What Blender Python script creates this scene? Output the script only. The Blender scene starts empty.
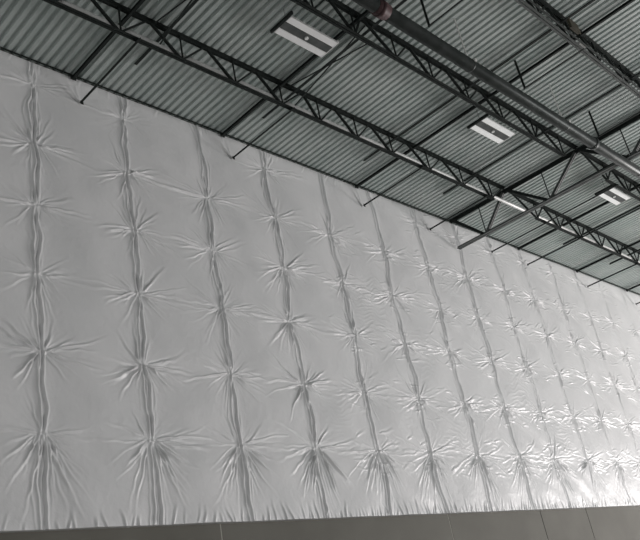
import bpy, math, random
import numpy as np
from mathutils import Vector, Matrix

random.seed(5)
rng = np.random.default_rng(11)
EYE = 1.6                      # eye height above the slab; survey heights are measured from the eye
COL = bpy.context.scene.collection
R = math.radians

# ------------------------------------------------------------------ materials
def new_mat(name, base, rough=.6, metal=0., spec=.5):
    m = bpy.data.materials.new(name); m.use_nodes = True
    b = m.node_tree.nodes['Principled BSDF']
    b.inputs['Base Color'].default_value = (*base, 1)
    b.inputs['Roughness'].default_value = rough
    b.inputs['Metallic'].default_value = metal
    b.inputs['Specular IOR Level'].default_value = spec
    return m, m.node_tree, b

def noisy(m, nt, b, c1, c2, scale=3., detail=5., stretch=(1, 1, 1), bump=0., bscale=40., bdist=.01):
    n = nt.nodes; l = nt.links
    tc = n.new('ShaderNodeTexCoord'); mp = n.new('ShaderNodeMapping')
    mp.inputs['Scale'].default_value = stretch
    l.new(tc.outputs['Object'], mp.inputs['Vector'])
    no = n.new('ShaderNodeTexNoise'); no.inputs['Scale'].default_value = scale; no.inputs['Detail'].default_value = detail
    l.new(mp.outputs[0], no.inputs['Vector'])
    cr = n.new('ShaderNodeValToRGB')
    cr.color_ramp.elements[0].position = .35; cr.color_ramp.elements[1].position = .65
    cr.color_ramp.elements[0].color = (*c1, 1); cr.color_ramp.elements[1].color = (*c2, 1)
    l.new(no.outputs['Fac'], cr.inputs[0]); l.new(cr.outputs[0], b.inputs['Base Color'])
    if bump:
        n2 = n.new('ShaderNodeTexNoise'); n2.inputs['Scale'].default_value = bscale; n2.inputs['Detail'].default_value = 4
        l.new(mp.outputs[0], n2.inputs['Vector'])
        bp = n.new('ShaderNodeBump'); bp.inputs['Strength'].default_value = bump; bp.inputs['Distance'].default_value = bdist
        l.new(n2.outputs['Fac'], bp.inputs['Height']); l.new(bp.outputs[0], b.inputs['Normal'])
    return m

M = {}
m, nt, b = new_mat('white_poly_facing', (.72, .72, .71), .38, 0, .45)
M['sheet'] = noisy(m, nt, b, (.68, .685, .69), (.735, .735, .74), 1.1, 4, (1, 1, 1), .38, 9, .02)
m, nt, b = new_mat('galvanised_deck', (.2, .24, .23), .55, .15)
M['deck'] = noisy(m, nt, b, (.37, .42, .405), (.45, .49, .475), 2.2, 6, (1, .35, 1), .08, 30, .004)
m, nt, b = new_mat('dark_painted_steel', (.03, .036, .035), .7, 0, .2)
M['steel'] = noisy(m, nt, b, (.010, .014, .013), (.020, .025, .023), 5, 4)
m, nt, b = new_mat('grey_painted_steel', (.09, .1, .1), .5, 0, .4)
M['steel_grey'] = noisy(m, nt, b, (.05, .058, .056), (.085, .092, .09), 5, 4)
m, nt, b = new_mat('black_pipe_steel', (.09, .1, .098), .38, .35)
M['pipe'] = noisy(m, nt, b, (.035, .042, .04), (.065, .072, .07), 4, 4)
m, nt, b = new_mat('pale_conduit', (.55, .56, .55), .4, .2)
M['conduit'] = noisy(m, nt, b, (.66, .67, .66), (.78, .78, .77), 3, 3)
m, nt, b = new_mat('rust_red_coupling', (.10, .035, .035), .5)
M['red'] = noisy(m, nt, b, (.045, .022, .024), (.07, .03, .032), 8, 4)
m, nt, b = new_mat('bright_zinc', (.75, .75, .73), .4, .1)
M['zinc'] = m
m, nt, b = new_mat('brown_stained_box', (.07, .06, .04), .7)
M['brown'] = noisy(m, nt, b, (.035, .032, .02), (.07, .06, .04), 9, 4)
m, nt, b = new_mat('tilt_up_concrete', (.22, .21, .2), .75)
M['concrete'] = noisy(m, nt, b, (.112, .108, .09), (.14, .135, .115), .8, 6, (1, 1, 1), .15, 25, .006)
m, nt, b = new_mat('joint_sealant', (.03, .03, .03), .8)
M['joint'] = m
m, nt, b = new_mat('pale_joint_sealant', (.36, .35, .31), .8)
M['pale_joint'] = m
m, nt, b = new_mat('slab_concrete', (.4, .39, .37), .5)
M['floor'] = noisy(m, nt, b, (.42, .41, .39), (.52, .51, .49), .6, 6)
m, nt, b = new_mat('fixture_white_enamel', (.75, .76, .75), .4)
M['enamel'] = m
m, nt, b = new_mat('lamp_diffuser', (.8, .8, .8), .5)
b.inputs['Emission Color'].default_value = (.95, 1, .97, 1); b.inputs['Emission Strength'].default_value = .16
M['lamp'] = m
m, nt, b = new_mat('lamp_diffuser_dim', (.8, .8, .8), .5)
b.inputs['Emission Color'].default_value = (.95, 1, .97, 1); b.inputs['Emission Strength'].default_value = .02
M['lamp_dim'] = m

# ------------------------------------------------------------------ helpers
class MB:
    def __init__(s): s.v = []; s.f = []
    def box(s, a, b):
        x0, y0, z0 = a; x1, y1, z1 = b; n = len(s.v)
        s.v += [(x0,y0,z0),(x1,y0,z0),(x1,y1,z0),(x0,y1,z0),(x0,y0,z1),(x1,y0,z1),(x1,y1,z1),(x0,y1,z1)]
        s.f += [tuple(n+i for i in q) for q in ((0,3,2,1),(4,5,6,7),(0,1,5,4),(1,2,6,5),(2,3,7,6),(3,0,4,7))]
        return s
    def prism(s, p0, p1, prof, up=(0, 0, 1)):
        """extrude a closed 2D profile (side, up) from p0 to p1"""
        p0 = Vector(p0); p1 = Vector(p1); d = (p1-p0).normalized(); up = Vector(up)
        side = d.cross(up)
        if side.length < 1e-4: side = d.cross(Vector((1, 0, 0)))
        side.normalize(); u = side.cross(d).normalized(); n = len(s.v); k = len(prof)
        for p in (p0, p1):
            for a, c in prof: s.v.append(tuple(p + side*a + u*c))
        for i in range(k):
            j = (i+1) % k; s.f.append((n+i, n+j, n+k+j, n+k+i))
        s.f.append(tuple(n+i for i in reversed(range(k)))); s.f.append(tuple(n+k+i for i in range(k)))
        return s
    def tube(s, p0, p1, r, seg=16):
        return s.prism(p0, p1, [(r*math.cos(2*math.pi*i/seg), r*math.sin(2*math.pi*i/seg)) for i in range(seg)])
    def build(s, name, mat, parent=None, smooth=False, org=None):
        me = bpy.data.meshes.new(name)
        vs = s.v if org is None else [(x-org[0], y-org[1], z-org[2]) for x, y, z in s.v]
        me.from_pydata(vs, [], s.f); me.materials.append(mat)
        o = bpy.data.objects.new(name, me); COL.objects.link(o)
        import bmesh
        bm = bmesh.new(); bm.from_mesh(me); bmesh.ops.recalc_face_normals(bm, faces=bm.faces); bm.to_mesh(me); bm.free()
        if smooth:
            for p in me.polygons: p.use_smooth = len(p.vertices) == 4
        if org is not None and parent is None: o.location = org
        if parent is not None: o.parent = parent
        return o

def thing(name, label, cat, loc, group=None):
    o = bpy.data.objects.new(name, None); COL.objects.link(o); o.location = loc; o.empty_display_size = .2
    o['label'] = label; o['category'] = cat
    if group: o['group'] = group
    return o
def tag(o, label, cat, group=None):
    o['label'] = label; o['category'] = cat
    if group: o['group'] = group
    return o
def struct(o): o['kind'] = 'structure'; return o

def L(a, t=.006, flip=1, up=1):          # angle section, leg a, heel at the origin
    q = [(0, 0), (a, 0), (a, t), (t, t), (t, a), (0, a)]
    return [(x*flip, y*up) for x, y in q]

ZR = 9.83 + EYE      # underside of roof deck
ZB = 9.27 + EYE      # underside of joist bottom chords
YW = 10.0            # face of wall

# ------------------------------------------------------------------ setting
struct(MB().box((-8, -9, -.2), (46, 10.6, 0)).build('floor', M['floor']))

wb = MB()
joints = [-2.5, 2.8, 8.05, 14.0, 17.7, 20.0, 25.3, 30.5, 36., 46.]
prev = -8.
for j in joints:
    wb.box((prev+.012, YW, 0), (j-.012, YW+.2, 10.6+EYE)); prev = j
wall = struct(wb.build('wall_back', M['concrete']))
pj = MB()
for j in (-2.5, 2.8, 17.7, 20.0, 25.3, 30.5, 36.):
    MB().box((j-.0125, YW+.012, 0), (j+.0125, YW+.15, 10.5+EYE)).build('panel_joint', M['joint'], wall)
pj.box((8.05-.0125, YW+.002, 0), (8.05+.0125, YW+.15, 10.5+EYE))
pk = MB().box((14.0-.0125, YW+.004, 0), (14.0+.0125, YW+.15, 10.5+EYE))
j2 = pj.build('panel_joint', M['pale_joint'], wall)
j3 = pk.build('panel_joint', M['pale_joint'], wall)
for j_ in (j2, j3): j_['label'] = 'pale sealed joint'

# roof deck: trapezoidal ribs running square to the wall
P = .1524; x = -6.0; verts = []; faces = []
pts = []
zt = ZR + .04
while x < 45:
    pts += [(x, ZR), (x+.078, ZR), (x+.092, zt), (x+.138, zt)]
    x += P
pts.append((x, ZR))
for (px, pz) in pts: verts += [(px, -8.5, pz), (px, YW, pz)]
for i in range(len(pts)-1): faces.append((2*i, 2*i+1, 2*i+3, 2*i+2))
n0 = len(verts); x0, x1 = pts[0][0], pts[-1][0]
verts += [(x0, -8.5, zt+.12), (x1, -8.5, zt+.12), (x1, YW+.2, zt+.12), (x0, YW+.2, zt+.12)]
faces.append((n0, n0+1, n0+2, n0+3))
me = bpy.data.meshes.new('ceiling'); me.from_pydata(verts, [], faces); me.materials.append(M['deck'])
ce = bpy.data.objects.new('ceiling', me); COL.objects.link(ce); struct(ce)

# dark closure angle along the junction of deck and wall
tr = MB(); tr.prism((-6, YW-.005, ZR-.002), (45, YW-.005, ZR-.002), [(0, 0), (0, -.035), (-.006, -.035), (-.006, -.006), (-.06, -.006), (-.06, 0)])
tr.prism((-6, YW-.115, ZR-.004), (45, YW-.115, ZR-.004), [(0, 0), (0, -.03), (-.01, -.03), (-.01, 0)])
struct(tr.build('trim_1', M['steel']))

# ------------------------------------------------------------------ insulation facing (the big quilted sheet)
ZG = [9.3, 8.08, 6.9, 5.72, 4.46, 3.24]          # fastening rows, above the eye
S0, SD = 5.13, 1.742
K0, K1 = -2, 16
ZBOT, ZTOP = 1.985, 9.79
def seam(k, z):
    ph = k*2.17
    a = .022 if k < 3 else .045
    return S0 + SD*k + a*np.sin(z*1.9+ph) + a*.6*np.sin(z*4.3+ph*1.7) + .012*np.sin(z*9.1+ph*.6)
nz = 600
zz = np.linspace(ZBOT, ZTOP, nz)
cols = []; bounds = [0]; us = []
for k in range(K0, K1):
    n = 140 if k < 5 else (100 if k < 9 else 64)
    u = np.linspace(0, 1, n+1)
    u = u - .075*np.sin(2*np.pi*u)/(2*np.pi)*4*.9          # finer near the seams
    a = seam(k, zz); c = seam(k+1, zz)
    for i, q in enumerate(u):
        if k > K0 and i == 0: continue
        cols.append(a+(c-a)*q); us.append(q if i < n else 1.)
    bounds.append(len(cols)-1)
X = np.array(cols).T; Z = np.repeat(zz[:, None], X.shape[1], 1)    # nz x nx
U = np.repeat(np.array(us)[None, :], nz, 0)
H = np.zeros_like(X)
# pillows between fastening lines
gz = np.zeros_like(zz) + 1.
for g in ZG: gz = np.minimum(gz, np.abs(zz-g)/.6)
gz = np.clip(gz, 0, 1)[:, None]
pil = np.sin(np.pi*np.clip(U, 0, 1))**1.15
H += .034*pil*(.6+.4*np.sin(np.pi/2*gz))
H += .012*np.sin(X*2.3+Z*.9)*np.sin(Z*1.7+X*.6) * pil
H += .006*np.sin(X*6.1-Z*2.2+1)*np.sin(Z*4.7+X*2.1) * pil
# slack hangs between the fastening rows
edge = np.clip((Z-ZBOT)/.25, 0, 1)
dx_l = {}
def add(cx, cz, rad, fn):
    r0, r1 = np.searchsorted(zz, [cz-rad, cz+rad])
    row = X[(r0+min(r1, nz-1))//2 if r1 > r0 else r0]
    c0, c1 = np.searchsorted(row, [cx-rad, cx+rad])
    if r1 <= r0 or c1 <= c0: return
    sl = (slice(r0, r1), slice(c0, c1)); H[sl] += fn(X[sl]-cx, Z[sl]-cz)
def ridge(ang, ln, w, amp, curve, r0=.03, val=.5, rise=.09):
    ca, sa = math.cos(ang), math.sin(ang)
    wv, wp, wa = rng.uniform(9, 22), rng.uniform(0, 6.28), rng.uniform(.004, .012)
    def f(dx, dz):
        t = dx*ca+dz*sa; d = -dx*sa+dz*ca - curve*t*t - wa*np.sin(t*wv+wp)*np.clip(t*4, 0, 1)
        ww = w*(.7+1.2*np.clip(t/ln, 0, 1)) + 1e-4
        env = np.clip((t-r0)/rise, 0, 1)*np.clip((ln-t)/(ln*.8), 0, 1)**1.1
        env = env*(t > 0)
        return amp*env*(np.exp(-(d/ww)**2) - val*np.exp(-((d-1.7*ww)/ww)**2))
    return f
for k in range(K0, K1+1):
    right = k > 3
    for gi, g in enumerate(ZG):
        cx = float(seam(k, np.array(g))) ; cz = g + rng.uniform(-.03, .03)
        if gi == 0:
            if rng.random() < .55: continue
        # the pinch itself
        add(cx, cz, .6, lambda dx, dz: -.012*np.exp(-(dx**2+dz**2)/(2*.10**2)) - .012*np.exp(-(dx**2+dz**2)/(2*.022**2)))
        for sx in (-.035, .04):
            add(cx+sx, cz+rng.uniform(-.02, .02), .15, lambda dx, dz: .022*np.exp(-(dx**2+dz**2)/(2*.016**2)))
        strong = .5+.8*rng.random()
        if gi == 0: strong *= .5
        if gi >= 4: strong *= 1.25
        nr = 18 if gi < 5 else 15
        for side in (0, math.pi):
            nn = int(nr*rng.uniform(.6, 1.05))
            for q in range(nn):
                sp = 56 if not right else 42; big = 1
                a = R(rng.normal(-8, sp*.55))
                if gi == 5 and q > 4: a = R(rng.uniform(-84, -28)); big = 1.5
                ang = a if side == 0 else math.pi-a
                ln = rng.uniform(.28, .80)*(1.25 if 1 < k < 8 else 1.1)*(1.3 if abs(a) < .35 else 1)*(1.2 if gi == 5 else 1)
                off = rng.uniform(.015, .085)*(1 if side == 0 else -1)
                add(cx+off, cz+rng.uniform(-.04, .04), 1.1, ridge(ang, ln, rng.uniform(.010, .018), big*strong*rng.uniform(.008, .024), rng.uniform(-.22, .22), rise=.22 if gi == 5 and math.sin(a) < -.4 else .09))
        # dense small gathers all round the pin
        ms = [(int(m), rng.uniform(0, 6.28), rng.uniform(-2.5, 2.5), rng.uniform(.5, 1)) for m in rng.choice(np.arange(9, 34), 5, False)]
        g1, g2 = rng.uniform(0, 6.28, 2); am = rng.uniform(.005, .011)*(1.3 if gi >= 4 else 1)*(.5 if gi == 0 else 1); dec = rng.uniform(.22, .42)
        def pol(dx, dz):
            rr = np.hypot(dx, dz)+1e-6; th = np.arctan2(dz, np.abs(dx)+1e-6)*1.0 + (dx > 0)*.37
            v = 0
            for m, p, c_, w_ in ms: v = v + w_*((1-np.abs(np.sin(m*.5*th+p+c_*rr*2)))**2 - .35)
            gate = .25+.75*(.5+.5*np.sin(2*th+g1))*(.5+.5*np.sin(3*th+g2*(1+(dx > 0))))
            return am*v*gate*np.clip((rr-.03)/.12, 0, 1)*np.exp(-rr/dec)*np.clip(np.abs(dx)/.03, 0, 1)
        add(cx, cz, 1.1, pol)
        # long creases up and down beside the seam
        for q in range(9 if gi < 5 else 12):
            lo_ = gi == 5 and q > 3
            a = R(-90 + rng.uniform(-42, 42)) if lo_ else R(rng.choice([90, -90]) + rng.normal(0, 13))
            add(cx+rng.uniform(-.07, .07), cz, 1.35, ridge(a, rng.uniform(.9, 1.35) if lo_ else rng.uniform(.4, .85), .014, rng.uniform(.008, .020), rng.uniform(-.12, .12), rise=.34 if gi == 5 else .12))
        # taut horizontal crease to the neighbour
        for _ in range(rng.integers(1, 4)):
            s_ = rng.choice([-1, 1]) if not right else (1 if rng.random() < .7 else -1)
            a = R(rng.uniform(-12, 9)); a = a if s_ > 0 else math.pi-a
            add(cx, cz, 1.8, ridge(a, rng.uniform(.6, 1.5), .018, rng.uniform(.007, .020), rng.uniform(-.05, .05)))
        if right:      # stacked short ripples across the bay
            for q in range(16):
                add(cx+rng.uniform(-.9, .8), cz+rng.uniform(-.45, .35), .7, ridge(R(rng.normal(0, 14)), rng.uniform(.3, .6), .018, rng.uniform(.008, .019), rng.uniform(-.3, .3)))
    # the seam: two tab folds with a narrow groove between
    sx = seam(k, zz)[:, None]; D = X - sx
    near = np.abs(D) < .5
    pin = np.ones_like(zz)
    for g_ in ZG: pin = np.minimum(pin, np.abs(zz-g_)/.45)
    pin = (.35+.65*np.clip(pin, 0, 1))[:, None]
    w1 = (.058+.012*np.sin(zz*3.1+k*1.3))[:, None]*pin; w2 = (.050+.016*np.sin(zz*2.3+k*2.9+1))[:, None]*pin
    j1 = (.008*np.sin(zz*8.3+k)+.004*np.sin(zz*19+k*3))[:, None]; j2 = (.008*np.sin(zz*6.9+k*2+2)+.004*np.sin(zz*23+k))[:, None]
    e1 = (.5+.5*np.sin(zz*2.9+k*3.3))[:, None]; e2 = (.5+.5*np.sin(zz*2.2+k*1.9+2))[:, None]
    G = lambda c_, w_: np.exp(-((D-c_)/w_)**2)
    fold = .034*G(-w1+j1, .018) - .034*G(-w1+j1+.040, .017)*(.4+.6*e1) + .036*G(w2+j2, .018) - .040*G(w2+j2-.038, .016)*(.4+.6*e2)
    fold += .018*e2*G(-w1*2.1+j2, .018) + .018*e1*G(w2*2.1+j1, .018) - .018*e1*G(w2*1.6+j1+.02, .015) + .022*G(0, .11)
    if right:
        dim = 1 if k < 8 else .45
        fold = dim*(.034*G(-.050+j1, .024) - .065*(.4+.6*e1)*G(.004+j1, .017) + .030*G(.058+j1, .022) + .012*e2*G(.11+j2, .02)) + .015*G(0, .12)
    fade = .8+.3*np.sin(zz*1.3+k*2.1)[:, None]**2
    H += np.where(near, fold*fade*(.60 if not right else .50), 0)
# fine taut ripples lying across the bays, in drifting patches
ph = np.pi*Z/.10 + 3.0*np.sin(X*1.9+Z*1.3) + 2.2*np.sin(X*4.3-Z*2.1) + 1.1*np.sin(X*9.7+Z*3) + .7*np.sin(X*15-Z*7)
mk = np.clip(np.sin(X*1.45+Z*1.1+.6)+np.sin(X*2.9-Z*1.9+2)+np.sin(Z*2.6+X*.8)*.8 - .35, 0, 1.2)
amp = np.clip((X-8.5)/5, .12, 1)*np.clip((9.0-Z)/1.5, 0, 1)*np.clip((24-X)/5, .25, 1)
H += .0065*amp*mk*np.clip((Z-2.6)/.8, 0, 1)*((1-np.abs(np.sin(ph)))**2-.3)*pil
# and shallow diagonal drapes
ph = 2*np.pi*(X*.9+Z*1.5)/.9 + 1.8*np.sin(X*1.3-Z*.8)
H += .006*np.sin(ph)*pil*np.clip(np.sin(X*.9+Z*.7+1)+.3, 0, 1)
# gathers along the hem
xh = S0+SD*K0
while xh < S0+SD*K1:
    xh += rng.uniform(.05, .17)*(2.0 if xh < 8 else 1)
    add(xh, ZBOT-.02, .8, ridge(R(90+rng.uniform(-26, 26)), rng.uniform(.12, .42), .017, rng.uniform(.006, .026), rng.uniform(-.4, .4), r0=-.05))
xh = S0+SD*K0
while xh < S0+SD*K1:      # and small puckers under the roof edge
    xh += rng.uniform(.12, .5)
    add(xh, ZTOP, .5, ridge(R(-90+rng.uniform(-45, 45)), rng.uniform(.12, .4), .018, rng.uniform(.006, .014), rng.uniform(-.4, .4), r0=-.05))
# hanging corner folds where the bottom struts pass into the wall
for bx in (6.0, 9.42, 13.45, 16.05, 18.95, 20.86, 24.78):
    add(bx, 9.24, .6, ridge(R(122), .55, .022, .020, .1, r0=-.05))
    add(bx, 9.24, .6, ridge(R(100), .5, .02, .012, .1, r0=-.05))
H *= .35+.65*np.clip((ZTOP-Z)/.10, 0, 1)
Ysurf = YW - .066 - np.clip(H, -.06, .2)
sheet = thing('insulation_sheeting', 'huge white plastic insulation sheet with vertical seams and puckered pins covering the wall', 'insulation sheet', (S0, YW, ZBOT+EYE))
for k in range(K0, K1):
    a, c = bounds[k-K0], bounds[k-K0+1]+1
    xs = X[:, a:c]; ys = Ysurf[:, a:c]; zs = Z[:, a:c]+EYE
    nx = c-a
    front = np.stack([xs, ys, zs], -1).reshape(-1, 3)
    # returned hem at the bottom and head at the top: back row against the wall
    hem = np.stack([xs[0], np.full(nx, YW-.006), zs[0]-.004], -1)
    head = np.stack([xs[-1], np.full(nx, YW-.006), zs[-1]+.004], -1)
    co = np.concatenate([front, hem, head]) - np.array([S0, YW, ZBOT+EYE])
    idx = np.arange(nz*nx).reshape(nz, nx)
    q = np.stack([idx[:-1, :-1], idx[:-1, 1:], idx[1:, 1:], idx[1:, :-1]], -1).reshape(-1, 4)
    hb = nz*nx + np.arange(nx); ht = hb + nx
    q2 = np.stack([hb[:-1], hb[1:], idx[0, 1:], idx[0, :-1]], -1)
    q3 = np.stack([idx[-1, :-1], idx[-1, 1:], ht[1:], ht[:-1]], -1)
    q = np.concatenate([q, q2, q3]).astype(np.int32)
    me = bpy.data.meshes.new('facing_strip')
    me.vertices.add(len(co)); me.vertices.foreach_set('co', co.astype(np.float32).ravel())
    me.loops.add(q.size); me.loops.foreach_set('vertex_index', q.ravel())
    me.polygons.add(len(q)); me.polygons.foreach_set('loop_start', np.arange(0, q.size, 4, dtype=np.int32))
    sm = np.ones(len(q), bool); sm[-2*(nx-1):] = False
    me.update(calc_edges=True)
    me.polygons.foreach_set('use_smooth', sm)
    me.materials.append(M['sheet']); me.validate()
    o = bpy.data.objects.new('facing_strip', me); COL.objects.link(o); o.parent = sheet

# ------------------------------------------------------------------ open web joists
def double_angle(p0, p1, leg, gap, vert):         # two angles back to back; vert=+1 legs rise (bottom chord), -1 legs hang (top chord)
    mb = MB()
    for s in (1, -1):
        pr = [(x+s*gap/2, y) for x, y in L(leg, .007, s, vert)]
        mb.prism(p0, p1, pr)
    return mb
TBX = [q*.9885-.02 for q in (6.68, 9.70, 12.80, 15.87, 18.98, 22.15, 25.35)]
def joist(y, xa, xb, nodes, label, first_top=None, last_top=None, mat='steel', end_l=True, end_r=True):
    org = Vector((xa, y, ZB))
    t = thing('open_web_joist', label, 'roof joist', org, 'open web joists along the wall')
    zt_, zb_ = ZR-.001, ZB
    double_angle((xa, y, zt_), (xb, y, zt_), .054, .024, -1).build('top_chord', M['steel'], t, org=org)
    ba = nodes[0]-.25 if not end_l else nodes[0]-.08
    bb = nodes[-1]+.08
    double_angle((ba, y, zb_), (bb, y, zb_), .042, .018, 1).build('bottom_chord', M[mat], t, org=org)
    def dodge(v, gap):
        for bq in TBX:
            if abs(v-bq) < gap: v = bq + (gap if v >= bq else -gap)
        return v
    tops = [dodge((nodes[i]+nodes[i+1])/2, .24) for i in range(len(nodes)-1)]
    tops = [max(xa+.05, nodes[0]-.6) if not first_top else first_top] + tops + [min(xb-.05, nodes[-1]+.6) if not last_top else last_top]
    for i, nx in enumerate(nodes):
        MB().prism((tops[i]+.03, y, zt_-.03), (nx-.025, y, zb_+.025), [(-.023, -.02), (.023, -.02), (.023, .02), (-.023, .02)]).build('web_bar', M['steel'], t, org=org)
        vx = dodge(nx, .075)
        MB().prism((vx, y-.008, zt_-.03), (vx, y-.008, zb_+.025), L(.032, .012)).build('web_bar', M['steel'], t, org=org)
        MB().prism((nx+.03, y+.006, zb_+.025), (tops[i+1]-.05, y+.006, zt_-.03), [(-.016, -.016), (.016, -.016), (.016, .016), (-.016, .016)]).build('web_bar', M['steel'], t, org=org)
    return t
XG = 17.28
GX = lambda y: 17.16+.035*(9.9-y)
n1 = [3.3, 4.5, 5.66, 6.86, 8.02, 9.16, 10.18, 11.28, 12.42, 13.75, 15.08, 16.33]
n2 = [3.4, 4.55, 5.7, 6.85, 7.95, 8.98, 10.08, 11.18, 12.38, 13.64, 15.0, 16.25]
n3 = [4.3, 5.5, 6.7, 7.9, 9.1, 10.3, 11.5, 12.65, 13.8, 15.05, 16.3]
nr = [18.55, 19.78, 21.05, 22.35, 23.6, 24.85, 26.1, 27.35, 28.6, 29.85, 31.1]
Y1, Y2, Y3 = 8.06, 5.95, 3.75
joist(Y1, 2.6, GX(Y1)-.07, n1, 'long dark open web joist nearest the sheeted wall, left of the deep cross girder', last_top=XG-.16, end_l=False)
joist(Y1, GX(Y1)+.07, 32, nr, 'dark open web joist nearest the wall, right of the deep cross girder', first_top=XG+.2)
joist(Y2, 2.6, GX(Y2)-.07, n2, 'second open web joist from the wall, running beside the thick pipe', last_top=XG-.16, end_l=False)
joist(Y2, GX(Y2)+.07, 32, nr, 'open web joist at the right edge between the far lamp and the thick pipe', first_top=XG+.2)
joist(Y3, 3.6, GX(Y3)-.07, n3, 'third open web joist, in the upper right corner with the brown stained box', last_top=XG-.16, mat='steel_grey', end_l=False)
joist(Y3, GX(Y3)+.07, 32, nr, 'third open web joist from the wall, on the far side of the deep girder', first_top=XG+.2, mat='steel_grey')

# ------------------------------------------------------------------ deep girder square to the wall
gz0, gz1 = 8.885+EYE, ZR-.062
org = Vector((XG, 9.9, gz0))
gx = lambda y: 17.12+.035*(9.9-y)      # it stands a hair out of square
g = thing('joist_girder', 'deep grey truss girder running square out of the wall at right of centre', 'roof girder', org)
double_angle((gx(9.85), 9.85, gz1), (gx(-6), -6, gz1), .075, .03, -1).build('top_chord', M['steel'], g, org=org)
double_angle((gx(9.83), 9.83, gz0), (gx(-6), -6, gz0), .070, .03, 1).build('bottom_chord', M['steel_grey'], g, org=org)
tops = [9.80, Y1, Y2, Y3, 1.65, -.45, -2.5]
for i in range(len(tops)-1):
    mid = (tops[i]+tops[i+1])/2
    for tp in (tops[i], tops[i+1]):
        s = 1 if tp > mid else -1
        mb = MB()
        for q in (-.028, .028):
            mb.prism((gx(tp)+q, tp-s*.06, gz1-.03), (gx(mid)+q, mid+s*.04, gz0+.03), [(-.013, -.036), (.013, -.036), (.013, .036), (-.013, .036)])
        w = mb.build('web_bar', M['steel_grey'] if s < 0 else M['steel'], g, org=org)
    MB().prism((gx(mid), mid, gz1-.02), (gx(mid), mid, gz0+.03), L(.028, .006)).build('web_bar', M['steel'], g, org=org)

# ------------------------------------------------------------------ flat purlins tight under the deck
where = {5.93: 'at the upper left, touching the wall by the first seam',
         9.31: 'passing over the nearest lamp',
         13.46: 'crossing above the middle of the sheeting beside the second lamp',
         20.88: 'first one right of the deep girder',
         24.62: 'second one right of the deep girder',
         28.5: 'third one right of the deep girder, at the right edge'}
for x, txt in where.items():
    mb = MB()
    y0 = YW-.14
    x *= .990; zq = ZR-.056
    mb.prism((x, y0, zq), (x, -6, zq), [(-.026, 0), (-.026, -.007), (-.005, -.007), (-.005, -.053), (-.026, -.053), (-.026, -.06), (.026, -.06), (.026, -.053), (.005, -.053), (.005, -.007), (.026, -.007), (.026, 0)])
    mb.box((x-.05, y0-.004, ZR-.13), (x+.05, y0+.02, ZR-.05))
    o = mb.build('roof_purlin', M['steel'], org=(x, y0, zq))
    tag(o, 'channel purlin under the deck, ' + txt, 'purlin', 'dark channel purlins under the deck')

# top bridging angles: stop just short of the wall
tb = {6.68: 'leftmost one, above the second seam',
      9.70: 'passing the right end of the nearest lamp',
      12.80: 'just left of the middle lamp',
      15.87: 'between the middle lamp and the deep girder',
      18.98: 'right behind the deep girder',
      22.15: 'right of the farthest lamp',
      25.35: 'last one before the right edge'}
for x, txt in tb.items():
    x *= .9885; zq = ZR-.118
    o = MB().prism((x, 8.98, zq), (x, -6, zq), L(.058, .01, 1, 1)).build('bridging_angle', M['steel'], org=(x, 8.98, zq))
    tag(o, 'upper bridging angle with free stub end, ' + txt, 'bridging angle', 'upper bridging angles')
# bottom bridging angles: run into the wall at joist bottom height
bbr = [(6.0, Y1-.08, 'leftmost, near the first seam'), (9.42, Y1-.08, 'ending near the third seam'), (13.45, Y1-.08, 'ending near the fifth seam, at mid picture'),
       (16.05, Y1-.08, 'just left of the deep girder'), (18.97, Y2-.08, 'just right of the deep girder end'),
       (20.93, Y2-.08, 'second to the right of the girder end'), (24.80, Y1-.08, 'third to the right of the girder end'), (28.6, Y1-.08, 'at the right edge of the sheeting')]
for x, ye, txt in bbr:
    mb = MB().prism((x, YW-.135, ZB-.046), (x, ye, ZB-.046), L(.042, .008, 1, 1))
    mb.box((x-.02, YW-.14, ZB-.06), (x+.035, YW-.13, ZB+.01))
    o = mb.build('bridging_angle', M['steel'], org=(x, YW-.135, ZB-.046))
    tag(o, 'lower bridging angle into the sheeting, ' + txt, 'bridging angle', 'lower bridging angles')
# bridging frames between second and third joist: strut + bottom rail
for x, txt in ((9.78, 'at the top edge of the picture'), (12.88, 'in the middle of the bay above the pipe'), (16.05, 'next to the girder')):
    t = thing('sway_brace', 'strut and rail beside the thick pipe, ' + txt, 'bracing', (x, 4.99, ZR), 'bridging frames by the pipe')
    org = Vector((x, 4.99, ZR))
    MB().prism((x, 4.99, ZR-.01), (x, 4.99, ZR-.72), L(.045, .008)).build('strut', M['steel'], t, org=org)
    MB().prism((x+.03, 5.0, ZR-.72), (x+.03, Y3-.1 if x != 9.78 else Y3+.05, ZR-.72), L(.036, .006)).build('rail', M['steel'], t, org=org)
# crossed braces between the first and second joist
for x, txt in ((9.43, 'beside the nearest lamp'), (6.35, 'at the top left')):
    t = thing('cross_brace', 'crossed pair of dark brace angles between two joists, ' + txt, 'brace', (x, 7, ZB), 'crossed braces')
    org = Vector((x, 7, ZB))
    MB().prism((x, Y1-.06, ZR-.06), (x, Y2+.06, ZB+.06), L(.03, .006)).build('brace_bar', M['steel'], t, org=org)
    MB().prism((x+.05, Y1-.06, ZB+.06), (x+.05, Y2+.06, ZR-.06), L(.03, .006)).build('brace_bar', M['steel'], t, org=org)

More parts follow.
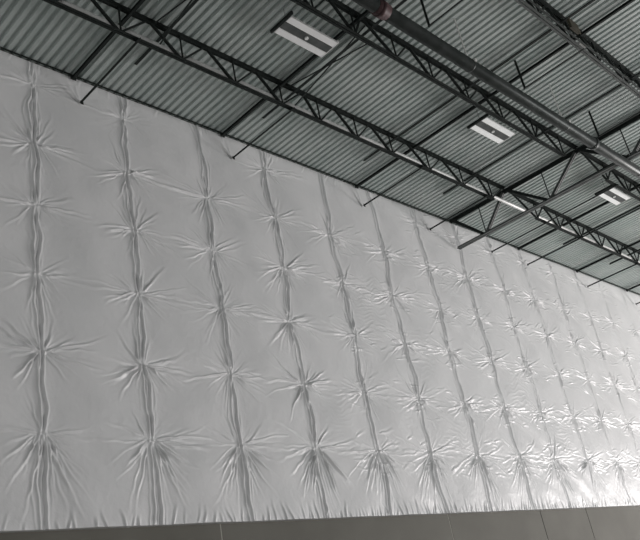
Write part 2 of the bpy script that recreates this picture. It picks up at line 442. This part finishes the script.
# ------------------------------------------------------------------ sprinkler main
zp, yp, rp = 8.72+EYE, 4.97, .117
org = Vector((4., yp, zp))
pm = thing('sprinkler_main', 'thick dark steel pipe hung under the roof across the upper right', 'pipe', org)
MB().tube((3.6, yp, zp), (32, yp, zp), rp, 32).build('pipe_run', M['pipe'], pm, True, org=org)
c = MB().tube((8.25, yp, zp), (8.52, yp, zp), rp+.012, 28)
c.tube((8.33, yp, zp), (8.43, yp, zp), rp+.024, 28)
o = c.build('coupling', M['red'], pm, True, org=org); o['label'] = 'rust red pipe coupling'
c = MB().tube((15.45, yp, zp), (15.55, yp, zp), rp+.02, 28)
c.build('coupling', M['pipe'], pm, True, org=org)
o = MB().tube((8.1, yp, zp+rp*.6), (8.1, yp, ZR), .04, 12).build('riser', M['red'], pm, True, org=org); o['label'] = 'rust red riser pipe'
for x in (7.4, 10.83, 14.25, 17.75, 21.2, 24.6):
    h = MB().tube((x, yp, zp+rp), (x, yp, ZR), .013, 8).build('hanger_rod', M['zinc'], pm, org=org)
    MB().tube((x-.012, yp, zp), (x+.012, yp, zp), rp+.006, 28).build('clamp', M['pipe'], pm, org=org)
    MB().box((x-.028, yp-rp-.025, zp+.01), (x+.028, yp-rp+.02, zp+.06)).build('clamp_bolt', M['zinc'], pm, org=org)

# pale conduit strapped behind the first joist
org = Vector((3, Y1+.10, ZB+.17))
o = MB().tube((2.6, Y1+.07, ZB+.17), (32, Y1+.07, ZB+.17), .043, 16).build('electrical_conduit', M['conduit'], None, True, org=org)
tag(o, 'long pale round pipe running just behind the joist nearest the wall', 'conduit')
o = MB().tube((3.6, Y3-.10, ZB+.03), (XG-.1, Y3-.10, ZB+.03), .02, 12).build('electrical_conduit', M['steel'], None, True, org=(3.6, Y3-.1, ZB))
tag(o, 'thin grey conduit along the joist in the upper right corner', 'conduit')

# brown stained box and pale tag on the third joist
org = Vector((12.66, Y3-.1, 9.42+EYE))
t = thing('junction_box', 'small brown stained metal box on the joist in the upper right corner', 'junction box', org)
MB().box((12.48, Y3-.17, 9.40+EYE), (12.80, Y3-.125, 9.60+EYE)).build('body', M['brown'], t, org=org)
MB().box((12.46, Y3-.182, 9.38+EYE), (12.82, Y3-.17, 9.62+EYE)).build('cover', M['brown'], t, org=org)
MB().box((12.98, Y3-.08, 9.335+EYE), (13.2, Y3+.06, 9.38+EYE)).build('bracket', M['zinc'], t, org=org)

# ------------------------------------------------------------------ lamps
def fixture(xc, yc, z, mat, txt):
    org = Vector((xc, yc, z))
    t = thing('high_bay_lamp', txt, 'lamp', org, 'twin strip lamps hung between the first two joists')
    hl, hw = .57, .225
    mb = MB().box((xc-hl, yc-.075, z+.005), (xc+hl, yc+.075, z+.075))
    mb.build('housing', M['steel_grey'], t, org=org)
    for s in (-1, 1):
        a = yc+s*.075; c = yc+s*hw
        lo, hi = min(a, c), max(a, c)
        mbr = MB(); n = 8; prof = []
        for i in range(n+1):                       # shallow arched reflector
            q = i/n; prof.append((lo+(hi-lo)*q - yc, .02+.05*math.sin(math.pi*q)))
        prof += [(hi-yc, .012+.0), (hi-yc+0, .0)]
        outer = [(p[0], p[1]+.012) for p in reversed(prof[:n+1])]
        pr = [(-p[0], p[1]) for p in prof[:n+1]] + [(-p[0], p[1]) for p in outer]
        mbr.prism((xc-hl, yc, z), (xc+hl, yc, z), pr)
        rf = mbr.build('reflector', M['enamel'], t, org=org)
        MB().box((xc-hl+.01, lo+.012, z+.006), (xc+hl-.01, hi-.012, z+.018)).build('diffuser', mat, t, org=org)
    MB().tube((xc, yc, z-.02), (xc, yc, z+.006), .035, 16).build('sensor', M['enamel'], t, org=org)
    MB().box((xc-hl-.035, yc-hw-.06, z+.01), (xc-hl, yc+hw+.04, z+.07)).build('mounting_bar', M['steel'], t, org=org)
    MB().box((xc+hl, yc-hw, z+.01), (xc+hl+.02, yc+hw, z+.07)).build('end_cap', M['enamel'], t, org=org)
    for s in (-1, 1):
        MB().tube((xc+s*.45, yc, z+.07), (xc+s*.45, yc, ZR), .004, 6).build('cable', M['steel'], t, org=org)
fixture(8.44, 6.57, 9.4+EYE, M['lamp_dim'], 'nearest twin strip lamp, dull grey strips, upper left of centre under the deck')
fixture(14.0, 6.40, 9.4+EYE, M['lamp'], 'middle twin strip lamp glowing white between pipe and first joist')
fixture(19.83, 6.35, 9.4+EYE, M['lamp'], 'farthest twin strip lamp glowing white near the right edge, past the girder')

# ------------------------------------------------------------------ light
w = bpy.data.worlds.new('World'); bpy.context.scene.world = w; w.use_nodes = True
bg = w.node_tree.nodes['Background']; bg.inputs[0].default_value = (1, .99, .99, 1); bg.inputs[1].default_value = .22
def area(name, loc, target, sx, sy, power, col):
    d = bpy.data.lights.new(name, 'AREA'); d.shape = 'RECTANGLE'; d.size = sx; d.size_y = sy; d.energy = power; d.color = col
    o = bpy.data.objects.new(name, d); COL.objects.link(o); o.location = loc
    o.rotation_euler = (Vector(target)-Vector(loc)).to_track_quat('-Z', 'Y').to_euler()
    return o
area('dock_door_daylight', (38, -.5, 2.6), (16, 10, 5), 8, 4.2, 2900, (1, .955, .945))
area('added_low_fill', (20, -6, 1.7), (7, 10, 6), 9, 2.8, 930, (1, .985, .985))  # added low fill, brightens the left bays from their right; no known door
area('added_left_fill', (-9, 3, 2.2), (8, 10, 5), 5, 4, 190, (1, .98, .97))  # added weak fill out of view, grazes the folds from the left

# ------------------------------------------------------------------ camera
f, pitch, roll, yaw = 790., 0.4381708, -0.1970388, 0.8571999
cy, sy, cp, sp = math.cos(yaw), math.sin(yaw), math.cos(pitch), math.sin(pitch)
fwd = Vector((sy*cp, cy*cp, sp)); rt = Vector((cy, -sy, 0)); up = rt.cross(fwd)
r2 = math.cos(roll)*rt + math.sin(roll)*up; u2 = -math.sin(roll)*rt + math.cos(roll)*up
cam = bpy.data.cameras.new('Camera'); co = bpy.data.objects.new('Camera', cam); COL.objects.link(co)
mt = Matrix((r2, u2, -fwd)).transposed().to_4x4(); mt.translation = Vector((0, 0, EYE))
co.matrix_world = mt
cam.sensor_width = 36; cam.lens = f/640*36; cam.clip_end = 300
sc = bpy.context.scene; sc.camera = co
sc.view_settings.view_transform = 'Standard'; sc.view_settings.look = 'None'
sc.view_settings.gamma = 1; sc.view_settings.exposure = 0; sc.view_settings.use_curve_mapping = False
